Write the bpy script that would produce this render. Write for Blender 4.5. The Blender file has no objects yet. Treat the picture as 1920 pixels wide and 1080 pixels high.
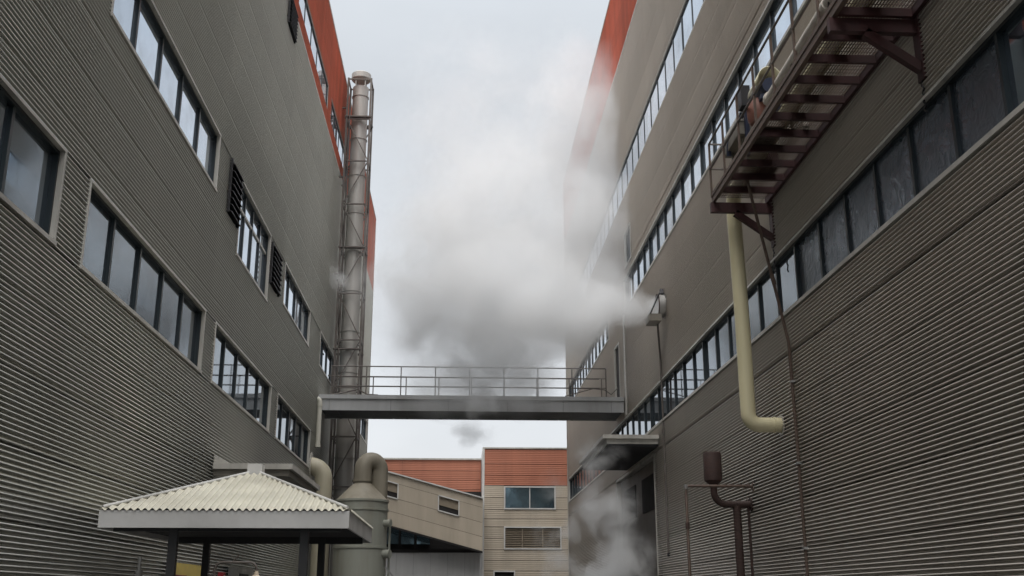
import bpy, math, random
from mathutils import Vector, Matrix
random.seed(7)
R = math.radians
sc = bpy.context.scene
C = sc.collection
CZ = 1.6                      # eye height: all coordinates below are relative to the eye, ground at -1.6

# ------------------------------------------------------------------ camera
cam_d = bpy.data.cameras.new('camera')
cam = bpy.data.objects.new('camera', cam_d); C.objects.link(cam)
cam.location = (0, 0, CZ)
cam.rotation_euler = (R(90 + 16.4955), 0, R(-2.8438))
cam_d.sensor_fit = 'HORIZONTAL'; cam_d.sensor_width = 36.0
cam_d.lens = 36.0 * 1966.545 / 1920
cam_d.clip_start = 0.05; cam_d.clip_end = 3000
sc.camera = cam

# ------------------------------------------------------------------ world, sun, exposure
SUN_EL, SUN_AZ = 68, 190      # azimuth clockwise from +Y
wd = bpy.data.worlds.new('World'); sc.world = wd; wd.use_nodes = True
nt = wd.node_tree; nt.nodes.clear()
def N(t, typ, **kw):
    n = t.nodes.new(typ)
    for k, v in kw.items():
        setattr(n, k, v)
    return n
out = N(nt, 'ShaderNodeOutputWorld'); bg = N(nt, 'ShaderNodeBackground')
sky = N(nt, 'ShaderNodeTexSky', sky_type='NISHITA', sun_disc=False, sun_elevation=R(SUN_EL), sun_rotation=R(SUN_AZ))
sky.air_density = 1.0; sky.dust_density = 4.0
tc = N(nt, 'ShaderNodeTexCoord'); sep = N(nt, 'ShaderNodeSeparateXYZ')
nt.links.new(tc.outputs['Generated'], sep.inputs[0])
ramp = N(nt, 'ShaderNodeValToRGB')
e = ramp.color_ramp.elements
e[0].position = 0.0; e[0].color = (.365, .37, .376, 1)
e[1].position = 1.0; e[1].color = (.84, .875, .90, 1)
a = e.new(.15); a.color = (.345, .355, .367, 1)
a = e.new(.45); a.color = (.268, .281, .294, 1)
a = e.new(.62); a.color = (.34, .36, .38, 1)
nt.links.new(sep.outputs['Z'], ramp.inputs[0])
mp = N(nt, 'ShaderNodeMapping'); mp.inputs['Scale'].default_value = (1.6, 1.6, 3.5)
nt.links.new(tc.outputs['Generated'], mp.inputs[0])
cn = N(nt, 'ShaderNodeTexNoise'); cn.inputs['Scale'].default_value = 1.5; cn.inputs['Detail'].default_value = 5; cn.inputs['Roughness'].default_value = .5
nt.links.new(mp.outputs[0], cn.inputs['Vector'])
mr = N(nt, 'ShaderNodeMapRange'); mr.inputs[1].default_value = .3; mr.inputs[2].default_value = .7; mr.inputs[3].default_value = 9.0; mr.inputs[4].default_value = 10.8
nt.links.new(cn.outputs['Fac'], mr.inputs[0])
vs = N(nt, 'ShaderNodeVectorMath', operation='SCALE')
nt.links.new(ramp.outputs[0], vs.inputs[0]); nt.links.new(mr.outputs[0], vs.inputs['Scale'])
mx = N(nt, 'ShaderNodeMix', data_type='RGBA'); mx.inputs['Factor'].default_value = .93
nt.links.new(sky.outputs[0], mx.inputs[6]); nt.links.new(vs.outputs[0], mx.inputs[7])
nt.links.new(mx.outputs[2], bg.inputs[0]); bg.inputs[1].default_value = .1
nt.links.new(bg.outputs[0], out.inputs[0])

sd = bpy.data.lights.new('sun', 'SUN'); sd.energy = 1.5; sd.angle = R(60); sd.color = (1, .97, .93)
so = bpy.data.objects.new('sun', sd); C.objects.link(so)
d = Vector((math.sin(R(SUN_AZ)) * math.cos(R(SUN_EL)), math.cos(R(SUN_AZ)) * math.cos(R(SUN_EL)), math.sin(R(SUN_EL))))
so.rotation_euler = d.to_track_quat('Z', 'Y').to_euler(); so.location = (0, -20, 40)
vsn = sc.view_settings
sc.display_settings.display_device = 'sRGB'
vsn.view_transform = 'Standard'; vsn.look = 'None'; vsn.exposure = 1.3; vsn.gamma = 1; vsn.use_curve_mapping = False
cy = sc.cycles
cy.max_bounces = 8; cy.diffuse_bounces = 3; cy.glossy_bounces = 4; cy.volume_bounces = 6; cy.transparent_max_bounces = 16
cy.use_denoising = True
cy.volume_step_rate = 1.0; cy.volume_max_steps = 160

# ------------------------------------------------------------------ materials
def mat(name, col, rough=.5, metal=0., var=.12, scale=3., streak=0., bump=0., bscale=40., rnd=.0, dirt=None, dirt_amt=.0, rvar=1., spec=.5):
    m = bpy.data.materials.new(name); m.use_nodes = True
    t = m.node_tree; b = t.nodes['Principled BSDF']
    g = N(t, 'ShaderNodeTexCoord')
    geo = N(t, 'ShaderNodeNewGeometry')
    n1 = N(t, 'ShaderNodeTexNoise'); n1.inputs['Scale'].default_value = scale; n1.inputs['Detail'].default_value = 6; n1.inputs['Roughness'].default_value = .6
    mpp = N(t, 'ShaderNodeMapping'); mpp.inputs['Scale'].default_value = (1, 1, .12 if streak else 1)
    t.links.new(geo.outputs['Position'], mpp.inputs[0]); t.links.new(mpp.outputs[0], n1.inputs['Vector'])
    r1 = N(t, 'ShaderNodeMapRange'); r1.inputs[1].default_value = .3; r1.inputs[2].default_value = .7
    r1.inputs[3].default_value = 1 - var; r1.inputs[4].default_value = 1 + var
    t.links.new(n1.outputs['Fac'], r1.inputs[0])
    oi = N(t, 'ShaderNodeObjectInfo')
    r2 = N(t, 'ShaderNodeMapRange'); r2.inputs[3].default_value = 1 - rnd; r2.inputs[4].default_value = 1 + rnd
    t.links.new(oi.outputs['Random'], r2.inputs[0])
    mu = N(t, 'ShaderNodeMath', operation='MULTIPLY'); t.links.new(r1.outputs[0], mu.inputs[0]); t.links.new(r2.outputs[0], mu.inputs[1])
    sc_ = N(t, 'ShaderNodeVectorMath', operation='SCALE'); sc_.inputs[0].default_value = col[:3]
    t.links.new(mu.outputs[0], sc_.inputs['Scale'])
    last = sc_.outputs[0]
    if dirt:
        n2 = N(t, 'ShaderNodeTexNoise'); n2.inputs['Scale'].default_value = 1.3; n2.inputs['Detail'].default_value = 5; n2.inputs['Roughness'].default_value = .55
        t.links.new(mpp.outputs[0], n2.inputs['Vector'])
        r3 = N(t, 'ShaderNodeMapRange'); r3.inputs[1].default_value = .45; r3.inputs[2].default_value = .75; r3.inputs[4].default_value = dirt_amt
        t.links.new(n2.outputs['Fac'], r3.inputs[0])
        mm = N(t, 'ShaderNodeMix', data_type='RGBA'); mm.inputs[7].default_value = (*dirt, 1)
        t.links.new(r3.outputs[0], mm.inputs['Factor']); t.links.new(last, mm.inputs[6]); last = mm.outputs[2]
    t.links.new(last, b.inputs['Base Color'])
    r4 = N(t, 'ShaderNodeMapRange'); r4.inputs[1].default_value = .3; r4.inputs[2].default_value = .7
    r4.inputs[3].default_value = max(.02, rough - .08*rvar); r4.inputs[4].default_value = min(1, rough + .1*rvar)
    t.links.new(n1.outputs['Fac'], r4.inputs[0]); t.links.new(r4.outputs[0], b.inputs['Roughness'])
    b.inputs['Metallic'].default_value = metal
    b.inputs['Specular IOR Level'].default_value = spec
    if bump:
        n3 = N(t, 'ShaderNodeTexNoise'); n3.inputs['Scale'].default_value = bscale; n3.inputs['Detail'].default_value = 3
        t.links.new(geo.outputs['Position'], n3.inputs['Vector'])
        bp = N(t, 'ShaderNodeBump'); bp.inputs['Strength'].default_value = bump; bp.inputs['Distance'].default_value = .02
        t.links.new(n3.outputs['Fac'], bp.inputs['Height']); t.links.new(bp.outputs[0], b.inputs['Normal'])
    return m

M = {}
M['clad_l'] = mat('olive_grey_steel', (.67, .668, .625), .30, .50, .03, .7, 1, rnd=.035, dirt=(.5, .49, .45), dirt_amt=.10, rvar=.15)
M['clad_r'] = mat('brown_grey_steel', (.69, .645, .59), .30, .50, .03, .7, 1, rnd=.035, dirt=(.5, .46, .41), dirt_amt=.10, rvar=.15)
M['orange'] = mat('orange_red_steel', (.74, .26, .175), .45, .0, .08, 1.5, 1, rnd=.05, dirt=(.25, .09, .06), dirt_amt=.3)
M['tan'] = mat('tan_steel_panel', (.46, .40, .32), .5, 0, .08, 1.0, 1, rnd=.05, dirt=(.20, .17, .13), dirt_amt=.3)
M['terracotta'] = mat('terracotta_steel_panel', (.40, .15, .09), .5, 0, .10, 1.0, 1, rnd=.08, dirt=(.25, .08, .05), dirt_amt=.35)
M['trim'] = mat('weathered_grey_flashing', (.48, .465, .425), .5, 0, .15, 4, 1, dirt=(.15, .13, .11), dirt_amt=.5)
M['mull'] = mat('dark_teal_aluminium', (.016, .024, .028), .4, 0, .1, 3)
M['core'] = mat('dark_backing', (.03, .03, .03), .9)
M['roofing'] = mat('grey_roofing', (.2, .2, .2), .8)
M['ground'] = mat('worn_asphalt', (.05, .049, .047), .85, 0, .2, .6, bump=.3, bscale=12, dirt=(.035, .034, .032), dirt_amt=.6)
M['steel_red'] = mat('dark_red_oxide_steel', (.048, .014, .015), .6, 0, .25, 6, dirt=(.03, .02, .018), dirt_amt=.6)
M['steel_brown'] = mat('rusty_brown_steel', (.10, .068, .052), .65, 0, .3, 9, dirt=(.05, .03, .022), dirt_amt=.6)
M['galv'] = mat('galvanised_steel', (.33, .33, .32), .45, .5, .2, 6, 1, dirt=(.16, .13, .11), dirt_amt=.5)
M['tower'] = mat('weathered_dark_steel', (.13, .115, .105), .6, .2, .2, 5, dirt=(.08, .055, .04), dirt_amt=.5)
M['cream'] = mat('cream_painted_duct', (.60, .55, .36), .45, 0, .10, 3, 1, dirt=(.30, .25, .15), dirt_amt=.55)
M['beige'] = mat('dusty_beige_duct', (.42, .385, .29), .5, 0, .12, 3, 1, dirt=(.20, .17, .11), dirt_amt=.6)
M['pale_pipe'] = mat('pale_plastic_pipe', (.50, .485, .42), .45, 0, .1, 3, 1)
M['white'] = mat('off_white_wrap', (.62, .58, .52), .6, 0, .12, 5, bump=.4, bscale=25, dirt=(.35, .3, .24), dirt_amt=.5)
M['tank'] = mat('grey_green_fibreglass', (.34, .348, .30), .4, 0, .10, 2, 1, dirt=(.20, .165, .11), dirt_amt=.6)
M['dusty'] = mat('dusty_grey_duct', (.31, .28, .22), .6, 0, .15, 3, 1, dirt=(.14, .115, .08), dirt_amt=.7)
M['roof_cream'] = mat('cream_corrugated_sheet', (.58, .555, .46), .5, 0, .10, 2.5, rnd=.03, dirt=(.30, .27, .20), dirt_amt=.5)
M['fascia'] = mat('grey_fascia_board', (.60, .595, .58), .5, 0, .08, 2, dirt=(.26, .25, .23), dirt_amt=.4)
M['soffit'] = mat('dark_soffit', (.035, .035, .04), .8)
M['post'] = mat('black_painted_post', (.03, .03, .032), .5)
M['bridge'] = mat('bluish_grey_panel', (.42, .425, .43), .5, 0, .08, 2, 1, rnd=.04, dirt=(.14, .13, .12), dirt_amt=.45)
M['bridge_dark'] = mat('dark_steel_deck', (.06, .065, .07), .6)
M['rust'] = mat('rusty_exhaust', (.045, .024, .020), .75, 0, .3, 8, dirt=(.035, .02, .016), dirt_amt=.8, bump=.4, bscale=30)
M['flue'] = mat('dull_stainless_flue', (.40, .385, .36), .5, .25, .12, 3, 1, dirt=(.22, .18, .145), dirt_amt=.5)
M['pale'] = mat('pale_grey_sheeting', (.50, .50, .50), .6, 0, .08, 1, 1)
M['dark'] = mat('dark_interior', (.022, .02, .02), .9)
M['motor'] = mat('dark_blue_motor_paint', (.012, .02, .05), .45)
M['hood'] = mat('cream_fibreglass_hood', (.78, .74, .54), .5, 0, .06, 5)
M['drum'] = mat('brown_painted_drum', (.20, .085, .062), .55, 0, .2, 6)
M['grey_box'] = mat('grey_steel_box', (.17, .155, .13), .6, 0, .2, 5)
M['black'] = mat('black_louvre_metal', (.014, .013, .016), .5)
M['wh'] = mat('white_print', (.75, .75, .73), .5)
M['yel'] = mat('yellow_print', (.72, .56, .16), .5)
M['mar'] = mat('maroon_print', (.22, .03, .06), .5)
M['red'] = mat('red_plastic', (.4, .03, .04), .5)
M['lamp'] = mat('enamel_lampshade', (.50, .42, .32), .4)
M['louvre'] = mat('tan_louvre', (.26, .215, .16), .55, 0, .1, 3)

def glass_mat(name, tint, metal, rmin, rmax, wav, wsc=1.3, wdet=1., wdis=0.):
    m = bpy.data.materials.new(name); m.use_nodes = True
    t = m.node_tree; b = t.nodes['Principled BSDF']
    oi = N(t, 'ShaderNodeObjectInfo'); geo = N(t, 'ShaderNodeNewGeometry')
    r2 = N(t, 'ShaderNodeMapRange'); r2.inputs[3].default_value = .80; r2.inputs[4].default_value = 1.08
    t.links.new(oi.outputs['Random'], r2.inputs[0])
    s = N(t, 'ShaderNodeVectorMath', operation='SCALE'); s.inputs[0].default_value = tint
    t.links.new(r2.outputs[0], s.inputs['Scale'])
    n = N(t, 'ShaderNodeTexNoise'); n.inputs['Scale'].default_value = 1.6; n.inputs['Detail'].default_value = 6
    t.links.new(geo.outputs['Position'], n.inputs['Vector'])
    mm = N(t, 'ShaderNodeMix', data_type='RGBA'); mm.inputs[7].default_value = (.12, .12, .115, 1)
    r3 = N(t, 'ShaderNodeMapRange'); r3.inputs[1].default_value = .45; r3.inputs[2].default_value = .8; r3.inputs[4].default_value = .35
    t.links.new(n.outputs['Fac'], r3.inputs[0]); t.links.new(r3.outputs[0], mm.inputs['Factor'])
    t.links.new(s.outputs[0], mm.inputs[6]); t.links.new(mm.outputs[2], b.inputs['Base Color'])
    b.inputs['Metallic'].default_value = metal
    r4 = N(t, 'ShaderNodeMapRange'); r4.inputs[1].default_value = .35; r4.inputs[2].default_value = .75; r4.inputs[3].default_value = rmin; r4.inputs[4].default_value = rmax
    t.links.new(n.outputs['Fac'], r4.inputs[0]); t.links.new(r4.outputs[0], b.inputs['Roughness'])
    n3 = N(t, 'ShaderNodeTexNoise'); n3.inputs['Scale'].default_value = wsc; n3.inputs['Detail'].default_value = wdet; n3.inputs['Distortion'].default_value = wdis
    t.links.new(geo.outputs['Position'], n3.inputs['Vector'])
    bp = N(t, 'ShaderNodeBump'); bp.inputs['Strength'].default_value = wav; bp.inputs['Distance'].default_value = .02
    t.links.new(n3.outputs['Fac'], bp.inputs['Height']); t.links.new(bp.outputs[0], b.inputs['Normal'])
    return m
M['glass'] = glass_mat('coated_window_glass', (.64, .74, .86), .85, .015, .05, .05)
M['glass_dark'] = glass_mat('dark_window_glass', (.21, .265, .32), .85, .015, .06, .05)
M['film'] = glass_mat('filmed_window_glass', (.15, .185, .23), .75, .20, .40, .9, 4.5, 4, 1.6)
M['glass_blue'] = glass_mat('blue_window_glass', (.16, .24, .29), .8, .03, .12, .3)

# ------------------------------------------------------------------ mesh helpers
WLOC = {}
class MB:
    def __init__(s): s.v = []; s.f = []
    def quad(s, a, b, c, d):
        i = len(s.v); s.v += [a, b, c, d]; s.f.append((i, i+1, i+2, i+3)); return s
    def hexa(s, p):   # 8 points: bottom 4 ccw, top 4
        i = len(s.v); s.v += [tuple(q) for q in p]
        for f in ((3,2,1,0),(4,5,6,7),(0,1,5,4),(1,2,6,5),(2,3,7,6),(3,0,4,7)):
            s.f.append(tuple(i+k for k in f))
        return s
    def box(s, x0, x1, y0, y1, z0, z1):
        return s.hexa([(x0,y0,z0),(x1,y0,z0),(x1,y1,z0),(x0,y1,z0),(x0,y0,z1),(x1,y0,z1),(x1,y1,z1),(x0,y1,z1)])
    def bar(s, p, q, w, h=None, up=(0,0,1)):
        h = h or w; p = Vector(p); q = Vector(q); t = (q-p).normalized(); u = Vector(up)
        if abs(t.dot(u)) > .95: u = Vector((1,0,0))
        a = t.cross(u).normalized()*w/2; b = a.cross(t).normalized()*h/2
        return s.hexa([p-a-b, p+a-b, p+a+b, p-a+b, q-a-b, q+a-b, q+a+b, q-a+b])
    def tube(s, pts, r, n=12, cap=True):
        pts = [Vector(p) for p in pts]; rr = r if isinstance(r, (list, tuple)) else [r]*len(pts)
        i0 = len(s.v); ref = None
        for k, p in enumerate(pts):
            t = (pts[min(k+1, len(pts)-1)] - pts[max(k-1, 0)]).normalized()
            if ref is None:
                ref = Vector((0,0,1)) if abs(t.z) < .9 else Vector((1,0,0))
            a = t.cross(ref).normalized(); b = a.cross(t).normalized(); ref = b
            for j in range(n):
                an = 2*math.pi*j/n
                s.v.append(tuple(p + (a*math.cos(an) + b*math.sin(an))*rr[k]))
        for k in range(len(pts)-1):
            for j in range(n):
                j2 = (j+1) % n
                s.f.append((i0+k*n+j, i0+k*n+j2, i0+(k+1)*n+j2, i0+(k+1)*n+j))
        if cap:
            s.f.append(tuple(i0+j for j in reversed(range(n)))); s.f.append(tuple(i0+(len(pts)-1)*n+j for j in range(n)))
        return s
    def lathe(s, c, prof, n=32):   # prof: (r, z)
        return s.tube([(c[0], c[1], z) for r, z in prof], [max(r, .001) for r, z in prof], n)
    def prism(s, poly, a, b):      # poly points (3d) extruded from offset vector a to b
        n = len(poly); i = len(s.v); a = Vector(a); b = Vector(b)
        s.v += [tuple(Vector(p)+a) for p in poly] + [tuple(Vector(p)+b) for p in poly]
        s.f.append(tuple(i+k for k in range(n))); s.f.append(tuple(i+n+k for k in reversed(range(n))))
        for k in range(n): s.f.append((i+k, i+(k+1) % n, i+n+(k+1) % n, i+n+k))
        return s
    def mesh(s, name, m, origin=(0,0,0), smooth=.6):
        me = bpy.data.meshes.new(name); o = Vector(origin)
        me.from_pydata([tuple(Vector(p)-o) for p in s.v], [], s.f); me.update()
        import bmesh
        bm = bmesh.new(); bm.from_mesh(me); bmesh.ops.recalc_face_normals(bm, faces=bm.faces); bm.to_mesh(me); bm.free()
        if smooth:
            me.shade_smooth(); me.set_sharp_from_angle(angle=smooth)
        me.materials.append(M[m] if isinstance(m, str) else m)
        return me
    def build(s, name, m, parent=None, origin=None, smooth=.6):
        base = WLOC[parent] if parent else Vector((0,0,0))
        og = Vector(origin) if origin is not None else base
        me = s.mesh(name, m, og, smooth)
        return place(name, me, parent, og)
def place(name, me, parent, loc):
    loc = Vector(loc); o = bpy.data.objects.new(name, me); C.objects.link(o)
    if parent:
        o.parent = parent; o.location = loc - WLOC[parent]
    else:
        o.location = loc + Vector((0,0,CZ))
    WLOC[o] = loc
    return o
def tag(o, label=None, cat=None, group=None, kind=None):
    if label: o['label'] = label
    if cat: o['category'] = cat
    if group: o['group'] = group
    if kind: o['kind'] = kind
    return o
def thing(name, loc, label, cat, group=None):
    return tag(place(name, None, None, loc), label, cat, group)
def arc(c, u, v, r, a0, a1, n=8):
    c = Vector(c); u = Vector(u); v = Vector(v)
    return [c + u*r*math.cos(R(a0+(a1-a0)*k/n)) + v*r*math.sin(R(a0+(a1-a0)*k/n)) for k in range(n+1)]

# ------------------------------------------------------------------ ground
g = MB().quad((-400,-300,-1.6),(400,-300,-1.6),(400,900,-1.6),(-400,900,-1.6)).build('ground', 'ground', None, (0,0,-1.6), smooth=0)
tag(g, kind='structure')

# ------------------------------------------------------------------ corrugated halls
PIT, DEP, ROWW = .0625, .125, 13
ROWH = PIT*ROWW
cache = {}
# one rib: (height fraction from its lower edge, stand-off fraction), rounded narrow crest and a deep flat groove
RIB = [(0., 0.), (.30, .0), (.365, .02), (.395, .92), (.41, .98), (.44, 1.0), (.50, .99), (.57, .972), (.63, .945), (.675, .895), (.71, .77), (.745, .02), (.80, 0.)]
def sheet_mesh(side, ln, z0, z1, m):
    key = (side, round(ln, 3), round(z0, 3), round(z1-z0, 3), m)
    if key in cache: return cache[key]
    pts = []; k = math.floor(z0/PIT) - 1; k0 = round(z0/PIT)
    lapped = abs(z0/PIT - k0) < .02 and k0 % ROWW == 0      # lowest rib of a sheet is tucked under the one below
    while k*PIT < z1:
        pts += [((k+f)*PIT, g_*(DEP*.90 if lapped and k == k0 else DEP) - .085) for f, g_ in RIB]; k += 1
    def at(z):
        for (p, o1), (q, o2) in zip(pts, pts[1:]):
            if p <= z <= q: return o1 + (o2-o1)*(z-p)/max(q-p, 1e-9)
        return 0
    prof = [(z0+.009, at(z0+.009))] + [(z, o) for z, o in pts if z0+.011 < z < z1-.004] + [(z1-.002, at(z1-.002))]
    b = MB(); zs = prof
    for z, o in prof:
        b.v += [(-side*o, .0015, z-z0), (-side*o, ln-.0015, z-z0)]
    for i in range(len(zs)-1):
        b.f.append((2*i, 2*i+1, 2*i+3, 2*i+2))
    me = bpy.data.meshes.new('cladding_sheet'); me.from_pydata(b.v, [], b.f); me.update(); me.shade_smooth()
    me.materials.append(M[m]); cache[key] = me
    return me
def clad(b, side, W, y0, y1, z0, z1, openings, m, col=7.5, phase=0.):
    edges = {z0, z1}
    for o in openings:
        if o[2] < z1 and o[3] > z0:
            edges |= {max(z0, o[2]), min(z1, o[3])}
    k = math.ceil((z0+1e-4)/ROWH)
    while k*ROWH < z1 - .02:
        if all(abs(k*ROWH - q) > .12 for q in edges): edges.add(k*ROWH)
        k += 1
    ed = sorted(edges)
    for a, c in zip(ed, ed[1:]):
        if c - a < .01: continue
        segs = [(y0, y1)]
        for o in openings:
            if o[2] < c - 1e-4 and o[3] > a + 1e-4:
                ns = []
                for p, q in segs:
                    if o[1] <= p or o[0] >= q: ns.append((p, q)); continue
                    if o[0] > p + .01: ns.append((p, o[0]))
                    if o[1] < q - .01: ns.append((o[1], q))
                segs = ns
        for p, q in segs:
            cuts = [p]; n = math.floor((p-phase)/col) + 1
            while phase + n*col < q - .8:
                if phase + n*col > p + .8: cuts.append(phase + n*col)
                n += 1
            cuts.append(q)
            for s, t in zip(cuts, cuts[1:]):
                place('cladding_sheet', sheet_mesh(side, t-s, a, c, m), b, (side*W, s, a))
def window(b, side, W, y0, y1, z0, z1, n, transom=None, jambs=(True, True), gm='glass', film=(), trim='trim', tw=.055):
    q_ = .35 if z0 > 12 else 1.
    X = lambda o: side*(W - (o if o <= -.1 else o*q_))
    def bx(mb, o0, o1, ya, yb, za, zb):
        xa, xb = sorted((X(o0), X(o1))); return mb.box(xa, xb, ya, yb, za, zb)
    f = MB()
    bx(f, -.02, .048, y0, y1, z1-tw*.7, z1)                    # head
    bx(f, -.06, .06, y0, y1, z0, z0+tw)                      # sill
    if jambs[0]: bx(f, -.02, .046, y0, y0+tw, z0+tw, z1-tw*.7)
    if jambs[1]: bx(f, -.02, .046, y1-tw, y1, z0+tw, z1-tw*.7)
    w = f.build('window', trim, b, (side*W, y0, z0), smooth=0)
    ya = y0 + (tw if jambs[0] else 0); yb = y1 - (tw if jambs[1] else 0); za = z0+tw; zb = z1-tw*.7
    fr = MB(); bx(fr, -.16, -.021, y0, y1, zb-.04, z1); bx(fr, -.16, -.061, ya, yb, za-.05, za+.04)
    fr.build('inner_frame', 'mull', w, smooth=0)
    pw = (yb-ya)/n
    for k in range(n+1):
        y = ya + k*pw
        if k == 0: a, c = y-(tw if jambs[0] else 0), y+.03
        elif k == n: a, c = y-.03, y+(tw if jambs[1] else 0)
        else: a, c = y-.035, y+.035
        bx(MB(), -.16, -.045 if 0 < k < n else -.022, a, c, za+.04, zb-.04).build('mullion', 'mull', w, smooth=0)
    rows = [(za+.04, zb-.04)]
    if transom:
        rows = [(za+.04, transom-.03), (transom+.03, zb-.04)]
        bx(MB(), -.16, -.05, ya+.03, yb-.03, transom-.03, transom+.03).build('transom', 'trim', w, smooth=0)
    for k in range(n):
        for (p, q) in rows:
            tilt = random.uniform(-.004, .004)
            mb = bx(MB(), -.093+tilt, -.085+tilt, ya+k*pw+.03, ya+(k+1)*pw-.03, p-.01, q+.01)
            mb.build('pane', 'film' if k in film else gm, w, smooth=0)
    return w
def louvre_box(b, side, W, y0, y1, z0, z1, n=8):
    X = lambda o: side*(W - o)
    f = MB()
    for ya, yb in ((y0, y0+.04), (y1-.04, y1)):
        xa, xb = sorted((X(.01), X(.08))); f.box(xa, xb, ya, yb, z0, z1)
    xa, xb = sorted((X(-.15), X(-.11))); f.box(xa, xb, y0, y1, z0, z1)
    o = f.build('exhaust_louvre', 'black', b, (side*W, y0, z0), smooth=0)
    h = (z1-z0)/n
    for k in range(n):
        z = z0 + k*h
        MB().hexa([(X(-.1),y0+.04,z+h*.80),(X(.13),y0+.04,z+.01),(X(.13),y1-.04,z+.01),(X(-.1),y1-.04,z+h*.80),
                   (X(-.1),y0+.04,z+h*.86),(X(.13),y0+.04,z+.03),(X(.13),y1-.04,z+.03),(X(-.1),y1-.04,z+h*.86)]).build('louvre_blade', 'black', o, smooth=0)
    return o

WL, WR = 4.96, 5.79
YS, YE = -6.0, 56.2
# ---- left hall
L = thing('factory_building', (-WL-8, 25, -1.6), 'olive grey corrugated factory hall with separate five-pane windows, beside the lattice chimney', 'building')
TL, OL = 20.57, 16.26
ops = []
row1 = [(-1.86, 4.76), (5.62, 12.26), (13.14, 19.77), (20.64, 27.25), (28.22, 34.76)]
wins = []
for i, (a, c) in enumerate(row1): wins.append((a, c, 4.08, 5.33, 5, None, (0, 2) if i == 1 else ()))
for a, c, n in ((-1.9, 4.7, 5), (5.6, 12.26, 5), (13.14, 19.77, 5), (28.1, 33.3, 4), (36.0, 41.4, 4), (43.2, 48.4, 4), (50.4, 55.6, 4)):
    wins.append((a, c, 7.76, 9.0, n, None, ()))
wins.append((21.95, 25.78, 7.17, 8.96, 4, 8.44, ()))
for a, c, n in ((27.6, 34.75, 5), (35.6, 41.6, 4), (43.0, 49.0, 4)):
    wins.append((a, c, 16.85, 17.88, n, None, ()))
lou = [(20.8, 21.85, 7.75, 8.95), (25.95, 27.3, 7.75, 8.85), (26.0, 27.2, 15.3, 16.2)]
for w in wins: ops.append(w[:4])
ops += lou
clad(L, -1, WL, YS, YE, -1.6, OL, ops, 'clad_l', phase=5.2)
clad(L, -1, WL, YS, YE, OL, TL, ops, 'orange', phase=5.2)
for a, c, p, q, n, tr, fm in wins: window(L, -1, WL, a, c, p, q, n, tr, film=fm, gm='glass_dark' if p < 5 else 'glass')
for l in lou: louvre_box(L, -1, WL, *l)
MB().box(-WL-16, -WL-.19, YS, YE-.02, -1.6, TL-.05).build('wall_core', 'core', L, smooth=0)
MB().box(-WL-16, -WL+.05, YS, YE+.03, TL, TL+.09).build('parapet_cap', 'trim', L, smooth=0)
MB().box(-WL-.18, -WL+.045, YE-.001, YE+.06, -1.6, TL-.002).build('corner_flashing', 'trim', L, smooth=0)
for zz in (OL,):
    MB().box(-WL-.02, -WL+.042, YS, YE, zz-.03, zz+.03).build('band_flashing', 'trim', L, smooth=0)
# gable side facing away, flat cladding
MB().box(-WL-16, -WL-.18, YE-.02, YE+.02, -1.6, TL-.003).build('end_wall', 'clad_l', L, smooth=0)

# ---- right hall
Rt = thing('factory_building', (WR+8, 25, -1.6), 'brown grey corrugated factory hall with long ribbon windows and a steel gantry on its wall', 'building')
TR, OR = 22.96, 19.28
ops = []
rib = []
def ribbon(y0, n, z0, z1):
    k = 0
    while k < n:
        m_ = min(6, n-k)
        rib.append((y0+k*1.2014, y0+(k+m_)*1.2014, z0, z1, m_, (k == 0, k+m_ == n))); k += m_
ribbon(9.99-1.2014*12, 50, 4.83, 6.04)
ribbon(35.6-1.2014*34, 34, 9.68, 10.89); ribbon(39.6, 13, 9.68, 10.89)
ribbon(9.99-1.2014*12+.4, 49, 13.86, 15.14)
for w in rib: ops.append(w[:4])
door = (31.0, 38.6, -1.6, 4.15); ops.append(door)
bdoor = (37.2, 38.25, 6.82, 8.95); ops.append(bdoor)
sw = (33.8, 35.15, 11.15, 12.45); ops.append(sw)
clad(Rt, 1, WR, YS, YE, -1.6, OR, ops, 'clad_r', phase=4.1)
clad(Rt, 1, WR, YS, YE, OR, TR, ops, 'orange', phase=4.1)
rf = random.Random(3)
for i, (a, c, p, q, n, j) in enumerate(rib):
    fl = [k for k in range(n) if p < 5 and a > 3 and a < 17 and rf.random() < (.95 if a < 10 else .3)]
    window(Rt, 1, WR, a, c, p, q, n, None, j, film=fl, tw=.065, gm='glass_dark' if p < 5 else 'glass')
window(Rt, 1, WR, *sw, 2, None)
MB().box(WR+.19, WR+16, YS, YE-.02, -1.6, TR-.05).build('wall_core', 'core', Rt, smooth=0)
MB().box(WR-.05, WR+16, YS, YE+.03, TR, TR+.09).build('parapet_cap', 'trim', Rt, smooth=0)
MB().box(WR-.045, WR+.18, YE-.001, YE+.06, -1.6, TR-.002).build('corner_flashing', 'trim', Rt, smooth=0)
MB().box(WR-.042, WR+.02, YS, YE, OR-.03, OR+.03).build('band_flashing', 'trim', Rt, smooth=0)
MB().box(WR-.05, WR+.0, 35.72, 35.98, 6.1, 9.66).build('vertical_flashing', 'trim', Rt, smooth=0)
MB().box(WR+.18, WR+16, YE-.02, YE+.02, -1.6, TR-.003).build('end_wall', 'clad_r', Rt, smooth=0)
# bridge door
bd = MB().box(WR+.02, WR+.10, bdoor[0], bdoor[1], bdoor[2], bdoor[3]).build('door', 'dark', Rt, smooth=0)
MB().box(WR-.04, WR+.12, bdoor[0]-.06, bdoor[0], bdoor[2], bdoor[3]+.06).box(WR-.04, WR+.12, bdoor[1], bdoor[1]+.06, bdoor[2], bdoor[3]+.06).box(WR-.041, WR+.12, bdoor[0], bdoor[1], bdoor[3], bdoor[3]+.06).build('door_frame', 'trim', bd, smooth=0)
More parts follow.
